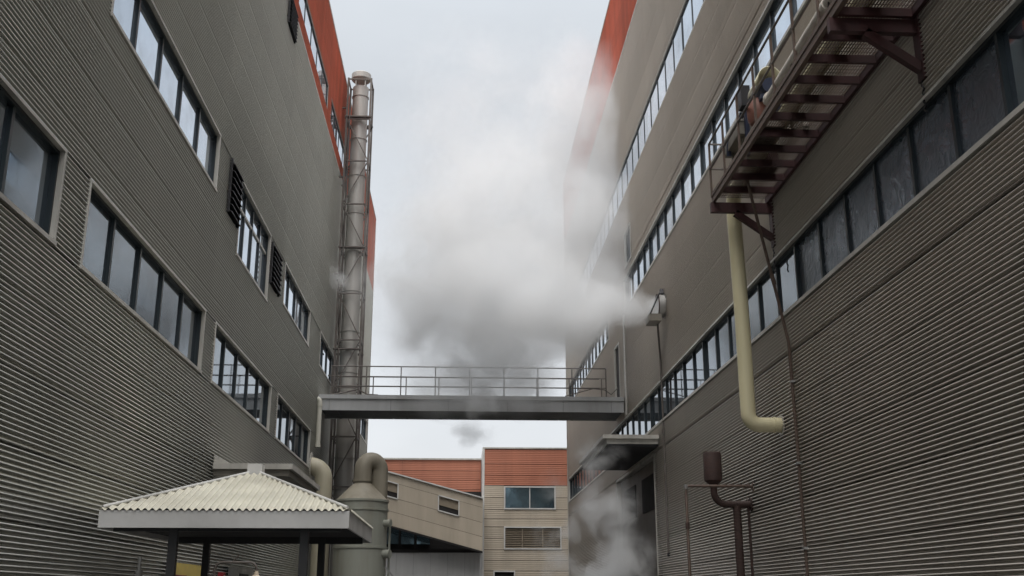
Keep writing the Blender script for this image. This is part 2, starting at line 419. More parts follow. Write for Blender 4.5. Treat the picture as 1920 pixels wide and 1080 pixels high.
# loading door: frame, leaves, dark window
ld = MB().box(WR-.05, WR+.18, door[0]-.02, door[0]+.07, -1.6, 4.15).box(WR-.05, WR+.18, door[1]-.07, door[1], -1.6, 4.15).box(WR-.051, WR+.18, door[0]+.07, door[1]-.07, 4.05, 4.15).build('loading_door', 'trim', Rt, smooth=0)
for k in range(2):
    a = door[0]+.07 + k*3.735
    MB().box(WR+.12, WR+.17, a, a+3.725, -1.58, 4.05).build('door_leaf', 'tower', ld, smooth=0)
    MB().box(WR+.08, WR+.12, a+.5, a+2.9, 2.6, 3.65).build('door_window', 'dark', ld, smooth=0)

# ------------------------------------------------------------------ distant tower and gallery
F = thing('distant_building', (4, 62, -1.6), 'tan panelled block with terracotta top band and blue window, closing the lane', 'building')
fy = 60.0; x0, x1 = 1.37, 9.5
fops = [(2.53, 5.45, 4.81, 6.09, 'w'), (2.53, 5.75, 2.62, 3.86, 'l'), (1.95, 3.16, -.4, 1.48, 'd')]
MB().box(x0+.06, x1, fy+.12, fy+9, -1.6, 8.16).build('wall_core', 'core', F, smooth=0)
zs = [8.18, 7.35, 6.72, 6.14, 5.47, 4.81, 4.30, 3.86, 3.24, 2.62, 2.05, 1.48, .9, .3, -.4, -1.0, -1.6]
for zb_, za_ in zip(zs, zs[1:]):
    mm = 'terracotta' if za_ > 6.1 else 'tan'
    segs = [(x0, x1)]
    for o in fops:
        if o[2] < zb_ - .05 and o[3] > za_ + .05:
            ns = []
            for p, q in segs:
                if o[1] <= p or o[0] >= q: ns.append((p, q)); continue
                ns += [(p, o[0]), (o[1], q)]
            segs = ns
    for p, q in segs:
        h = zb_ - za_; b = MB(); nseg = max(1, int(h/.1))
        pts = []
        for k in range(nseg*4+1):        # ribbed panel
            z = za_ + .012 + (h-.024)*k/(nseg*4)
            pts.append((z, .006*math.cos(2*math.pi*k/4)))
        for z, o in pts: b.v += [(p+.005, fy-.02-o, z), (q-.005, fy-.02-o, z)]
        for k in range(len(pts)-1): b.f.append((2*k, 2*k+1, 2*k+3, 2*k+2))
        b.build('wall_panel', mm, F, (p, fy, za_))
MB().box(x0-.06, x0+.05, fy-.07, fy+9, -1.6, 8.2).build('corner_flashing', 'fascia', F, smooth=0)
MB().box(x0-.06, x1, fy-.07, fy+9, 8.2, 8.28).build('parapet_cap', 'trim', F, smooth=0)
def front_frame(parent, name, xa, xb, za, zb, y, w=.07, m='fascia', dep=.12):
    return MB().box(xa, xb, y-.08, y+dep, zb-w, zb).box(xa, xb, y-.08, y+dep, za, za+w).box(xa, xa+w, y-.078, y+dep, za+w, zb-w).box(xb-w, xb, y-.078, y+dep, za+w, zb-w).build(name, m, parent, (xa, y, za), smooth=0)
o = fops[0]; wf = front_frame(F, 'window', *o[:4], fy)
for k in range(2):
    xa = o[0]+.07+k*1.39
    MB().box(xa+.01, xa+1.37, fy+.05, fy+.06, o[2]+.07, o[3]-.07).build('pane', 'glass_blue', wf, smooth=0)
MB().box(o[0]+1.43, o[0]+1.48, fy-.01, fy+.07, o[2]+.07, o[3]-.07).build('mullion', 'fascia', wf, smooth=0)
o = fops[1]; wf = front_frame(F, 'louvred_opening', *o[:4], fy)
for k in range(11):
    z = o[2]+.09 + k*.098
    MB().hexa([(o[0]+.08,fy-.02,z),(o[1]-.08,fy-.02,z),(o[1]-.08,fy+.09,z+.06),(o[0]+.08,fy+.09,z+.06),
               (o[0]+.08,fy-.02,z+.018),(o[1]-.08,fy-.02,z+.018),(o[1]-.08,fy+.09,z+.078),(o[0]+.08,fy+.09,z+.078)]).build('louvre_blade', 'louvre', wf, smooth=0)
MB().box(o[0]+1.0, o[0]+1.05, fy-.04, fy-.021, o[2]+.07, o[3]-.07).box(o[0]+2.15, o[0]+2.2, fy-.04, fy-.021, o[2]+.07, o[3]-.07).build('louvre_bar', 'louvre', wf, smooth=0)
o = fops[2]; wf = front_frame(F, 'doorway', *o[:4], fy)
MB().box(o[0]+.08, o[1]-.08, fy+.06, fy+.1, o[2]+.08, o[3]-.08).build('door_leaf', 'dark', wf, smooth=0)

F2 = thing('distant_building', (-4, 68, -1.6), 'low terracotta panelled building behind the sloping gallery', 'building')
zs = [7.93, 7.3, 6.75, 6.2, 5.6, 5.0, 4.4, 3.8, 3.2]
MB().box(-16, x0-.1, 63.15, 75, -1.6, 7.9).build('wall_core', 'core', F2, smooth=0)
for zb_, za_ in zip(zs, zs[1:]):
    for p, q in ((-16, -8.2), (-8.2, -3.4), (-3.4, x0-.08)):
        b = MB(); h = zb_-za_; n = int(h/.1)*4
        for k in range(n+1):
            z = za_+.01+(h-.02)*k/n
            b.v += [(p+.004, 63-.006*math.cos(math.pi*k/2), z), (q-.004, 63-.006*math.cos(math.pi*k/2), z)]
        for k in range(n): b.f.append((2*k, 2*k+1, 2*k+3, 2*k+2))
        b.build('wall_panel', 'terracotta', F2, (p, 63, za_))
MB().box(-16, x0-.08, 62.9, 75, 7.93, 8.02).build('parapet_cap', 'trim', F2, smooth=0)

# sloping conveyor gallery
G = thing('conveyor_gallery', (-2, 59, 2.4), 'sloping tan enclosed conveyor gallery with small tilted windows running down to the block', 'gallery')
gy = 58.5; sl = -(6.68-5.26)/5.29
def gz(x, t): return 5.26 + sl*(x-1.29) - 2.80*t        # t 0 top, 1 bottom
xs = (-9.0, 1.31)
gw = [(-1.12, .0, .17, .46), (-4.4, -3.35, .17, .46)]
ts = [0, .17, .46, .73, 1.0]
for a_, c_ in zip(ts, ts[1:]):
    cuts = [(-9.0, 1.31)]
    if abs(a_-.17) < .01: cuts = [(-9.0, -4.4), (-3.35, -1.12), (.0, 1.31)]
    for p, q in cuts:
        MB().prism([(p+.004, gy, gz(p, c_)+.008), (q-.004, gy, gz(q, c_)+.008), (q-.004, gy, gz(q, a_)-.008), (p+.004, gy, gz(p, a_)-.008)], (0,0,0), (0,.05,0)).build('side_panel', 'tan', G, (p, gy, gz(p, c_)), smooth=0)
MB().prism([(xs[0], gy, gz(xs[0], .985)), (xs[1]-.05, gy, gz(xs[1], .985)), (xs[1]-.05, gy, gz(xs[1], .02)), (xs[0], gy, gz(xs[0], .02))], (0,.15,0), (0,2.4,0)).build('gallery_core', 'core', G, smooth=0)
MB().prism([(xs[0], gy, gz(xs[0], 0)+.07), (xs[1], gy, gz(xs[1], 0)+.07), (xs[1], gy, gz(xs[1], 0)), (xs[0], gy, gz(xs[0], 0))], (0,-.12,0), (0,2.5,0)).build('gallery_roof', 'fascia', G, smooth=0)
MB().prism([(xs[0], gy, gz(xs[0], 1)), (xs[1], gy, gz(xs[1], 1)), (xs[1], gy, gz(xs[1], 1)-.09), (xs[0], gy, gz(xs[0], 1)-.09)], (0,-.04,0), (0,.3,0)).build('edge_girder', 'dark', G, smooth=0)
for xa, xb, ta, tb in gw:
    f = MB()
    def pr(x_, t_): return (x_, gy, gz(x_, t_))
    for (p, q) in ((pr(xa,ta), pr(xb,ta)), (pr(xa,tb), pr(xb,tb)), (pr(xa,ta), pr(xa,tb)), (pr(xb,ta), pr(xb,tb))):
        f.bar(Vector(p)+Vector((0,-.02,0)), Vector(q)+Vector((0,-.02,0)), .06, .09, up=(0,1,0))
    wf = f.build('window', 'fascia', G, (xa, gy, gz(xa, tb)), smooth=0)
    tm = ta+(tb-ta)*.62
    MB().prism([pr(xa,tm), pr(xb,tm), pr(xb,ta), pr(xa,ta)], (0,.06,0), (0,.08,0)).build('shutter', 'louvre', wf, smooth=0)
    MB().prism([pr(xa,tb), pr(xb,tb), pr(xb,tm), pr(xa,tm)], (0,.10,0), (0,.12,0)).build('pane', 'dark', wf, smooth=0)
# shed under the gallery
S = thing('shed', (-3, 60.5, -1.6), 'dark open-topped shed with pale grey sheet wall under the sloping gallery', 'shed')
for k in range(11):
    a = -9.0 + k*.936
    b = MB(); 
    for i in range(17):
        x = a + .93*i/16; b.v += [(x, 59.6+.015*math.cos(i*math.pi/2), -1.58), (x, 59.6+.015*math.cos(i*math.pi/2), 2.42)]
    for i in range(16): b.f.append((2*i, 2*i+2, 2*i+3, 2*i+1))
    b.build('wall_sheet', 'pale', S, (a, 59.6, -1.6))
MB().box(-9, 1.28, 62.3, 62.5, -1.6, 6).build('back_wall', 'dark', S, smooth=0)
MB().box(-9, 1.28, 59.55, 59.75, 2.42, 2.6).build('top_rail', 'dark', S, smooth=0)
for k in range(3):
    xa = -4.2 + k*.9
    MB().box(xa, xa+.75, 62.2, 62.28, 3.0, 4.0).build('window', 'glass_blue', S, smooth=0)

# ------------------------------------------------------------------ footbridge
BY0, BY1 = 36.3, 38.15
B = thing('footbridge', (.4, 37.2, 6.2), 'grey panelled steel footbridge with pipe railings spanning the two halls', 'bridge')
xa, xb = -WL+.04, WR-.04
MB().box(xa, xb, BY0-.06, BY1+.06, 6.66, 6.80).build('deck', 'bridge', B, smooth=0)
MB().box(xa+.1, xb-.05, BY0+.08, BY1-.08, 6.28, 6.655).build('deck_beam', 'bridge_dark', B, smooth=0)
cuts = [xa, -4.55, -2.42, -.42, 1.65, 3.6, 5.3, xb]
for p, q in zip(cuts, cuts[1:]):
    for yy in (BY0, BY1-.03):
        MB().box(p+.006, q-.006, yy, yy+.03, 6.26, 6.655).build('fascia_panel', 'bridge', B, (p, yy, 6.26), smooth=0)
for k in range(9):
    x = xa+.6+k*1.2
    MB().bar((x, BY0+.05, 6.31), (x, BY1-.05, 6.31), .09, .09).build('cross_beam', 'bridge_dark', B, smooth=0)
for yy, nm in ((BY0, 0), (BY1-.02, 1)):
    xr0, xr1 = -4.5, 5.13
    for z in (7.82, 7.46, 7.12):
        MB().tube([(xr0, yy, z), (xr1, yy, z)], .022 if z > 7.7 else .016, 8).build('rail', 'tower', B)
    n = 8
    for k in range(n+1):
        x = xr1 - k*(xr1-xr0)/n + (.09 if nm else 0)
        MB().tube([(x, yy, 6.8), (x, yy, 7.82)], .02, 8).build('railing_post', 'tower', B)
hp = thing('loose_hose', (-3.8, 36.6, 6.81), 'thin dark hose lying on the footbridge deck beside the chimney', 'hose')
MB().tube([(-4.5,36.5,6.84),(-4.0,36.7,6.98),(-3.6,36.5,7.03),(-3.3,36.8,6.92),(-2.9,36.6,6.86)], .025, 6).build('hose', 'tower', hp)
hp2 = thing('loose_cable', (5.2, 36.6, 6.81), 'tangled dark cable hanging on the footbridge railing by the door', 'cable')
MB().tube([(3.7,36.5,6.86),(4.2,36.6,7.02),(4.7,36.55,7.15),(5.1,36.5,7.1),(5.35,36.6,6.95),(5.6,36.6,7.2)], .02, 6).build('cable', 'tower', hp2)

# downpipe at the bridge end
D = thing('drain_pipe', (-4.9, 36.15, 4.9), 'short pale drain pipe dropping from the footbridge end on the olive hall', 'pipe')
MB().tube(arc((-4.97+.12,36.15,6.52), (-1,0,0), (0,0,1), .12, 0, 10, 1)[:1] + arc((-4.98,36.15,6.5),(0,0,1),(1,0,0),.13,0,90,6) + [(-4.85,36.15,4.95)], .085, 12).build('pipe', 'pale_pipe', D)
for z in (6.4, 5.0): MB().lathe((-4.85,36.15), [(.10,z-.05),(.10,z+.05)], 14).build('coupling', 'pale_pipe', D)

# ------------------------------------------------------------------ lattice chimney
cx0, cyy = -4.27, 39.3
CH = thing('lattice_chimney', (cx0, cyy, -1.6), 'tall pale metal flue inside a slim lattice tower against the olive hall', 'chimney')
flue_z = [-1.6, .6, 2.8, 5.0, 6.6, 8.2, 9.8, 11.4, 13.0, 14.6, 16.2, 17.8, 19.7]
for a, c in zip(flue_z, flue_z[1:]):
    r = .34 if a < 16 else .32
    MB().lathe((cx0, cyy), [(r, a), (r, c-.03), (r+.03, c-.03), (r+.03, c)], 28).build('flue_section', 'flue', CH)
MB().lathe((cx0, cyy), [(.32, 19.7), (.32, 20.12)], 28).build('flue_outlet', 'flue', CH)
for k in range(4):
    an = R(45+90*k)
    MB().bar((cx0+.27*math.cos(an), cyy+.27*math.sin(an), 20.1), (cx0+.27*math.cos(an), cyy+.27*math.sin(an), 20.45), .08, .04).build('cap_strut', 'flue', CH)
MB().lathe((cx0, cyy), [(.36, 20.45), (.40, 20.5), (.40, 20.72), (.36, 20.76), (.02, 20.86)], 28).build('rain_cap', 'flue', CH)
hw = .46
corn = [(cx0+sx*hw, cyy+sy*hw) for sx, sy in ((-1,-1),(1,-1),(1,1),(-1,1))]
for x, y in corn: MB().bar((x,y,-1.6), (x,y,20.35), .075).build('tower_leg', 'tower', CH, smooth=0)
lv = [-1.6+1.83*k for k in range(13)]
lv[-1] = 20.3
for k, z in enumerate(lv):
    for i in range(4):
        p = corn[i]; q = corn[(i+1) % 4]
        MB().bar((*p,z), (*q,z), .05).build('tower_rail', 'tower', CH, smooth=0)
        if k < len(lv)-1:
            z2 = lv[k+1]
            aa, bb = ((*p,z), (*q,z2)) if (k+i) % 2 else ((*q,z), (*p,z2))
            if k < 11: MB().bar(aa, bb, .04).build('tower_brace', 'tower', CH, smooth=0)
    MB().lathe((cx0, cyy), [(.35, z+.25), (.385, z+.25), (.385, z+.33), (.35, z+.33)], 24).build('clamp_band', 'tower', CH)
for z in (18.6, 13.05, 9.0):
    MB().box(cx0-hw-.08, cx0+hw+.05, cyy-hw-.08, cyy-.36, z, z+.05).build('landing_plate', 'tower', CH, smooth=0)
    MB().box(cx0-hw-.08, cx0+hw+.05, cyy+.36, cyy+hw+.08, z, z+.05).build('landing_plate', 'tower', CH, smooth=0)
for z in (4, 8, 12, 16, 19):
    for y in (cyy-hw, cyy+hw):
        MB().bar((cx0-hw, y, z), (-WL, y, z), .06).build('wall_tie', 'tower', CH, smooth=0)
for y in (cyy-hw-.12,):
    for x in (cx0-hw-.02, cx0-hw+.12):
        MB().tube([(x, y, -1.6), (x, y, 19.4)], .018, 6).build('ladder_rail', 'tower', CH)

# ------------------------------------------------------------------ scrubber tank, ducts
tx, ty = -3.13, 34.6
T = thing('scrubber_tank', (tx, ty, -1.6), 'round grey green tank with cone top and gooseneck duct below the footbridge', 'tank')
MB().lathe((tx,ty), [(.84,-1.6),(.84,2.98)], 48).build('shell', 'tank', T)
for z in (3.0, 2.72, 1.55, .2):
    MB().lathe((tx,ty), [(.84,z-.035),(.875,z-.03),(.875,z+.03),(.84,z+.035)], 48).build('band', 'tank', T)
MB().lathe((tx,ty), [(.84,3.03),(.30,3.56)], 48).build('cone', 'dusty', T)
MB().lathe((tx,ty), [(.275,3.55),(.275,3.63),(.31,3.63),(.31,3.69),(.275,3.69)], 32).build('flange', 'dusty', T)
dv = Vector((.50, .34, 0)); ln = dv.length; du = dv/ln
pts = [(tx,ty,3.69), (tx,ty,3.85)] + arc((tx+dv.x/2, ty+dv.y/2, 4.02), tuple(-du), (0,0,1), ln/2, 0, 180, 14) + [(tx+dv.x, ty+dv.y, 3.0), (tx+dv.x, ty+dv.y, 1.2)]
MB().tube(pts, .285, 24).build('gooseneck', 'dusty', T)
MB().tube([(tx+.7,ty-.3,2.3),(tx+.98,ty-.42,2.3)], .11, 16).build('nozzle', 'tank', T)
MB().tube([(tx+.7,ty-.3,1.35),(tx+.98,ty-.42,1.35)], .13, 16).build('nozzle', 'tank', T)
MB().tube([(tx+.93,ty-.1,2.45),(tx+.93,ty-.1,-1.6)], .035, 8).build('side_pipe', 'tank', T)
MB().bar((tx+.85,ty-.45,.95),(tx+1.2,ty-.45,.55),.05).build('side_strut', 'galv', T, smooth=0)

E_ = thing('elbow_duct', (-4.5, 35.4, -1.6), 'dusty cream elbow duct leaving the olive hall and turning down', 'duct')
pts = [(-4.95,35.4,4.22)] + arc((-4.92,35.4,3.80),(0,0,1),(1,0,0),.42,0,90,10) + [(-4.50,35.4,3.4),(-4.50,35.4,-1.6)]
MB().tube(pts, .29, 28).build('duct', 'beige', E_)
MB().tube([(-4.955,35.4,4.22),(-4.91,35.4,4.22)], .46, 28).build('wall_flange', 'trim', E_)
for z in (3.55, 1.5): MB().lathe((-4.5,35.4), [(.29,z-.03),(.315,z-.03),(.315,z+.03),(.29,z+.03)], 28).build('joint_band', 'beige', E_)

# ------------------------------------------------------------------ hip roof shelter
SH = thing('hip_roof_shelter', (-3.1, 16.2, -1.6), 'small shelter with pale corrugated hip roof and grey fascia on black posts', 'shelter')
sx0, sx1, sy0, sy1 = -4.68, -1.48, 14.3, 18.1
ez, az = 1.14, 1.80; acx, acy = (sx0+sx1)/2, (sy0+sy1)/2
def hip(u0, u1, fixed, along, name):
    b = MB(); half = (u1-u0)/2; cu = (u0+u1)/2; apx = .13
    pit = .094; n = int((u1-u0)/pit*8)
    ov = .05
    for i in range(n+1):
        u = u0 + (u1-u0)*i/n
        t = max(0, min(1, (half-abs(u-cu))/(half-apx)))
        wv = .016*math.cos(2*math.pi*(u-u0)/pit)
        other = acy if along == 'x' else acx
        sgn = 1 if other > fixed else -1
        top = fixed + (other - fixed - sgn*apx)*t
        ez_ = ez - ov*.3 + wv; tz = ez + (az-ez)*t + wv
        if along == 'x': b.v += [(u, fixed-sgn*ov, ez_), (u, top, tz)]
        else: b.v += [(fixed-sgn*ov, u, ez_), (top, u, tz)]
    for i in range(n): b.f.append((2*i, 2*i+2, 2*i+3, 2*i+1))
    return b.build('roof_sheet', 'roof_cream', SH)
hip(sx0, sx1, sy0, 'x', 0); hip(sx0, sx1, sy1, 'x', 0); hip(sy0, sy1, sx0, 'y', 0); hip(sy0, sy1, sx1, 'y', 0)
for x, y in ((sx0,sy0),(sx1,sy0),(sx1,sy1),(sx0,sy1)):
    d_ = Vector((acx-x, acy-y, 0)).normalized()
    MB().tube([(x,y,ez+.02), (acx-d_.x*.1, acy-d_.y*.1, az+.025)], .022, 8).build('hip_cap', 'fascia', SH)
MB().box(acx-.11, acx+.11, acy-.11, acy+.11, az-.03, az+.15).build('apex_cap', 'fascia', SH, smooth=0)
MB().box(sx0, sx1, sy0-.03, sy0, .89, 1.115).build('fascia_board', 'fascia', SH, smooth=0)
MB().box(sx0, sx1, sy1, sy1+.03, .89, 1.115).build('fascia_board', 'fascia', SH, smooth=0)
MB().box(sx1, sx1+.03, sy0-.03, sy1+.03, .89, 1.114).build('fascia_board', 'fascia', SH, smooth=0)
MB().box(sx0-.03, sx0, sy0-.03, sy1+.03, .89, 1.114).build('fascia_board', 'fascia', SH, smooth=0)
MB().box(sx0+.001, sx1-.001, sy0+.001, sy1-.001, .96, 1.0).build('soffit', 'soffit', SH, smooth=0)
for x, y in ((-3.79,14.55), (-2.06,14.55), (-4.1,17.85), (-2.24,17.85)):
    MB().box(x-.055, x+.055, y-.055, y+.055, -1.6, .96).build('post', 'post', SH, smooth=0)
for y in (14.55, 17.85): MB().box(sx0+.1, sx1-.1, y-.04, y+.04, .86, .96).build('beam', 'post', SH, smooth=0)

# door canopy on the left hall
DC = thing('door_canopy', (-4.1, 23.5, 2.4), 'flat grey door canopy on the olive hall behind the hip roof shelter', 'canopy')
MB().box(-4.94, -3.35, 21.4, 25.8, 2.49, 2.60).build('canopy_slab', 'trim', DC, smooth=0)
MB().box(-4.94, -3.42, 21.47, 25.73, 2.36, 2.488).build('canopy_soffit', 'grey_box', DC, smooth=0)
MB().box(-4.945, -3.7, 21.55, 21.65, 2.2, 2.36).build('canopy_beam', 'trim', DC, smooth=0)
MB().prism([(-4.94,21.45,2.60),(-4.6,21.45,2.60),(-4.94,21.45,2.78)], (0,0,0), (0,4.2,0)).build('upstand', 'trim', DC, smooth=0)

# small things on the left wall below the shelter
NB = thing('notice_board', (-4.9, 20, -.2), 'yellow headed white notice board on the olive hall under the shelter', 'notice board')
MB().box(-4.93, -4.89, 18.95, 21.05, -.45, .60).build('board', 'wh', NB, smooth=0)
MB().box(-4.888, -4.884, 18.95, 21.05, .40, .60).build('header_strip', 'yel', NB, smooth=0)
MB().box(-4.888, -4.884, 18.97, 19.9, .24, .398).build('title_patch', 'mar', NB, smooth=0)
MB().box(-4.888, -4.884, 19.95, 21.0, .16, .398).build('title_patch', 'yel', NB, smooth=0)
for k in range(5): MB().box(-4.888, -4.884, 19.1, 20.8, .08-k*.09, .10-k*.09).build('text_line', 'grey_box', NB, smooth=0)
CB = thing('wall_cabinet', (-4.8, 24.2, -.6), 'grey wall cabinet with dark slotted door beside the gooseneck lamp', 'cabinet')
MB().box(-4.93, -4.72, 23.6, 25.3, -.6, .66).build('cabinet_body', 'trim', CB, smooth=0)
MB().box(-4.718, -4.70, 23.75, 24.7, -.5, .52).build('cabinet_door', 'black', CB, smooth=0)
LP = thing('gooseneck_lamp', (-3.5, 19.9, -1.6), 'gooseneck lamp with cream enamel shade on a dark bent pipe', 'lamp')
px, py = -4.40, 19.9
pts = [(px,py,-1.6),(px,py,.50)] + arc((px+.13,py,.50),(-1,0,0),(0,0,1),.13,0,90,5) + arc((px+.62,py,.50),(0,0,1),(1,0,0),.13,0,90,5) + [(px+.75,py,.42)]
MB().tube(pts, .022, 10).build('lamp_arm', 'tower', LP)
MB().lathe((px+.75,py), [(.03,.48),(.05,.41),(.12,.36),(.26,.30),(.255,.29),(.10,.33),(.02,.38)], 24).build('lamp_shade', 'lamp', LP)
MB().tube([(px+.3,py,.63),(px+.42,py,.76)], .012, 6).build('lamp_hook', 'tower', LP)
AL = thing('alarm_box', (-4.85, 22.7, .3), 'small red alarm box on the olive hall beside the lamp pipe', 'alarm')
MB().box(-4.93, -4.82, 22.6, 22.85, .3, .52).build('alarm_body', 'red', AL, smooth=0)
MB().box(-4.819, -4.812, 22.66, 22.79, .36, .46).build('alarm_label', 'wh', AL, smooth=0)
CD = thing('conduit', (-4.9, 16.95, -1.6), 'short grey conduit on the olive hall left of the black posts', 'conduit')
MB().tube([(-4.9,16.95,-1.6),(-4.9,16.95,.62)], .03, 8).build('conduit_pipe', 'galv', CD)
MB().box(-4.94, -4.86, 16.87, 17.03, .3, .42).build('conduit_clip', 'galv', CD, smooth=0)
WPl = thing('white_pole', (-2.75, 20.5, -1.6), 'slim white pole standing behind the shelter posts', 'pole')
MB().tube([(-2.78,20.0,-1.6),(-2.78,20.0,1.6)], .022, 8).build('pole_shaft', 'wh', WPl)
MB().lathe((-2.78,20.0), [(.10,-1.6),(.10,-1.57),(.03,-1.55)], 12).build('pole_base', 'wh', WPl)

# ------------------------------------------------------------------ steel gantry on the right wall
P = thing('steel_gantry', (5.2, 14, 7.1), 'rusty dark red steel gantry with grating floor and railing bracketed off the brown hall', 'platform')
gy0, gy1, gx0, gx1, gz0 = 8.6, 18.2, 4.66, WR-.06, 7.24
for x in (gx0, gx1-.06):
    MB().box(x, x+.06, gy0, gy1, gz0-.13, gz0+.0).build('side_channel', 'steel_red' if x > 5 else 'steel_brown', P, smooth=0)
MB().box(gx0-.012, gx0-.001, gy0, gy1, gz0-.02, gz0+.05).build('toe_board', 'steel_brown', P, smooth=0)
k = 0; y = gy1 - .58
while y > gy0:
    MB().box(gx0+.06, gx1-.06, y-.03, y+.03, gz0-.14, gz0-.025).build('cross_beam', 'steel_red', P, smooth=0)
    y -= .605
for y in (gy1-.03, 11.66):
    MB().box(gx0-.04, gx1+.04, y-.05, y+.05, gz0-.33, gz0-.14).build('bracket_beam', 'steel_red', P, smooth=0)
    MB().bar((gx0+.42, y, gz0-.33), (WR-.03, y, gz0-.82), .10, .12).build('bracket_brace', 'steel_red', P, smooth=0)
    MB().box(WR-.045, WR-.005, y-.09, y+.09, gz0-.98, gz0-.1).build('wall_plate', 'steel_red', P, smooth=0)
# grating panels: bearing bars along the platform, cross bars between
gm_ = MB(); GL = 1.2
nb = 24; wdt = gx1-gx0-.13
for i in range(nb+1):
    x = wdt*i/nb; gm_.box(x-.003, x+.003, .004, GL-.004, -.024, -.002)
for j in range(13):
    yy = GL*j/12; gm_.box(0, wdt, yy-.003, yy+.003, -.012, -.003)
gme = gm_.mesh('grating_panel', 'steel_brown', (0,0,0), 0)
for k in range(8): place('grating_panel', gme, P, (gx0+.065, gy1-(k+1)*GL, gz0))
for z in (gz0+1.06, gz0+.55):
    MB().tube([(gx0, gy0, z), (gx0, gy1-.02, z), (gx1, gy1-.02, z)], .02, 8).build('rail', 'tower', P)
y = gy1-.02
while y > gy0:
    MB().bar((gx0, y, gz0-.02), (gx0, y, gz0+1.06), .035).build('railing_post', 'steel_brown', P, smooth=0); y -= 1.02
for yy, s_ in ((gy1-.03, .5), (11.66, .45)):
    zc = gz0-.98
    b = MB(); prev = (WR-.035, yy, zc)
    for k in range(1, 9):
        q = (WR-.035, yy+.03*((k % 2)*2-1), zc-s_*k/8); b.bar(prev, q, .02); prev = q
    b.build('rust_chain', 'black', P, smooth=0)

# cream duct
CDc = thing('cream_duct', (5.18, 18.5, 2.9), 'cream round duct dropping from the gantry and elbowing into the brown hall', 'duct')
dx, dy = 5.18, 18.52
pts = [(dx-.05, 9.0, 7.43), (dx-.05, 17.9, 7.43)] + arc((dx-.03, 18.2, 7.11), (0,0,1), (0,1,0), .32, 0, 90, 8) + [(dx-.03,dy,6.9), (dx,dy,5.0), (dx,dy,3.30)] + arc((dx+.2,dy,3.19),(-1,0,0),(0,0,-1),.2,0,90,8) + [(WR-.02, dy, 2.99)]
MB().tube(pts, .135, 24).build('duct', 'cream', CDc)
for z in (6.6, 5.15, 3.95, 3.32): MB().lathe((dx,dy), [(.135,z-.012),(.141,z-.012),(.141,z+.012),(.135,z+.012)], 24).build('joint_band', 'cream', CDc)
MB().tube([(WR-.16,dy,2.99),(WR-.14,dy,2.99)], .15, 24).build('wall_collar', 'cream', CDc)
MB().tube([(WR-.035,dy,2.99),(WR-.012,dy,2.99)], .19, 24).build('wall_flange', 'trim', CDc)

# pale insulated pipe along the gantry edge
WP = thing('insulated_pipe', (4.73, 13, 7.3), 'pale wrapped pipe lying along the gantry floor beside the railing', 'pipe')
MB().tube([(4.735, 8.8, 7.50), (4.735, 11.9, 7.50), (4.735, 12.0, 7.48), (4.735, 14.7, 7.46)], .075, 14).build('pipe', 'white', WP)
for y in (9.2, 11.2, 13.4): MB().box(4.70, 4.77, y-.03, y+.03, 7.235, 7.41).build('pipe_foot', 'grey_box', WP, smooth=0)
for y in (9.6, 11.95, 14.6): MB().tube([(4.735,y-.04,7.48),(4.735,y+.04,7.48)], .088, 14).build('flange', 'white', WP)
MB().tube([(4.70, 11.7, 8.2),(4.70, 11.75, 7.5),(4.73,11.9,7.32),(4.75,12.0,7.26)], .016, 8).build('hose_loop', 'black', WP)

# machines on the gantry
MA = thing('fan_motor_unit', (4.95, 15.6, 7.25), 'fan unit on the gantry with cream hood, dark blue motor and brown drum', 'fan')
c = (4.88, 15.45)
MB().lathe((4.87, 15.62), [(.15,7.52),(.185,7.58),(.195,7.73),(.185,7.88),(.15,7.93)], 24).build('drum', 'drum', MA)
for z in (7.50, 7.92): MB().lathe((4.87, 15.62), [(.15,z),(.165,z),(.165,z+.03),(.15,z+.03)], 24).build('drum_rim', 'galv', MA)
# hood: half barrel open below, tilted along the motor
hb = MB(); n = 14; hr = .215; hx = 4.97
for i in range(n+1):
    an = math.pi*i/n
    for ya, dz in ((15.2, .03), (15.8, 0)):
        hb.v.append((hx+hr*math.cos(an), ya, 8.06+dz+hr*1.25*math.sin(an)))
for i in range(n): hb.f.append((2*i, 2*i+1, 2*i+3, 2*i+2))
hood = hb.build('hood', 'hood', MA)
sol = hood.modifiers.new('thickness', 'SOLIDIFY'); sol.thickness = .012
MB().tube([(hx+.02, 15.25, 8.04), (hx+.02, 15.8, 8.04)], .14, 20).build('motor', 'motor', MA)
MB().box(hx-.14, hx+.2, 15.3, 15.75, 7.83, 7.91).build('motor_base', 'motor', MA, smooth=0)
MB().box(c[0]-.2, c[0]+.24, 15.1, 15.9, 7.24, 7.36).build('base_frame', 'grey_box', MA, smooth=0)
for y in (15.35, 15.68): MB().bar((hx+.15,y,7.3),(hx+.15,y,7.85),.06).build('stand', 'motor', MA, smooth=0)
MB().box(4.79, 4.95, 15.54, 15.70, 7.36, 7.52).build('drum_foot', 'grey_box', MA, smooth=0)
CX = thing('control_box', (4.95, 16.5, 7.25), 'dark control box on a post of the gantry beside the hooded fan', 'control box')
MB().box(4.75, 4.91, 16.15, 16.4, 8.12, 8.50).build('box_body', 'black', CX, smooth=0)
MB().box(4.82, 4.88, 16.22, 16.32, 7.25, 8.12).build('box_post', 'motor', CX, smooth=0)
MB().tube([(4.82,16.4,8.1),(4.8,16.5,7.98),(4.77,16.9,7.95),(4.75,17.1,7.8),(4.75,17.15,7.6)], .045, 10).build('bent_pipe', 'motor', CX)
BX = thing('steel_trough', (4.9, 16.9, 7.25), 'dull grey steel trough at the gantry end past the hooded fan', 'trough')
MB().box(4.72, 5.05, 16.35, 17.4, 7.68, 7.92).build('trough_body', 'grey_box', BX, smooth=0)
MB().box(4.70, 5.07, 16.33, 17.42, 7.92, 7.95).build('trough_rim', 'trim', BX, smooth=0)
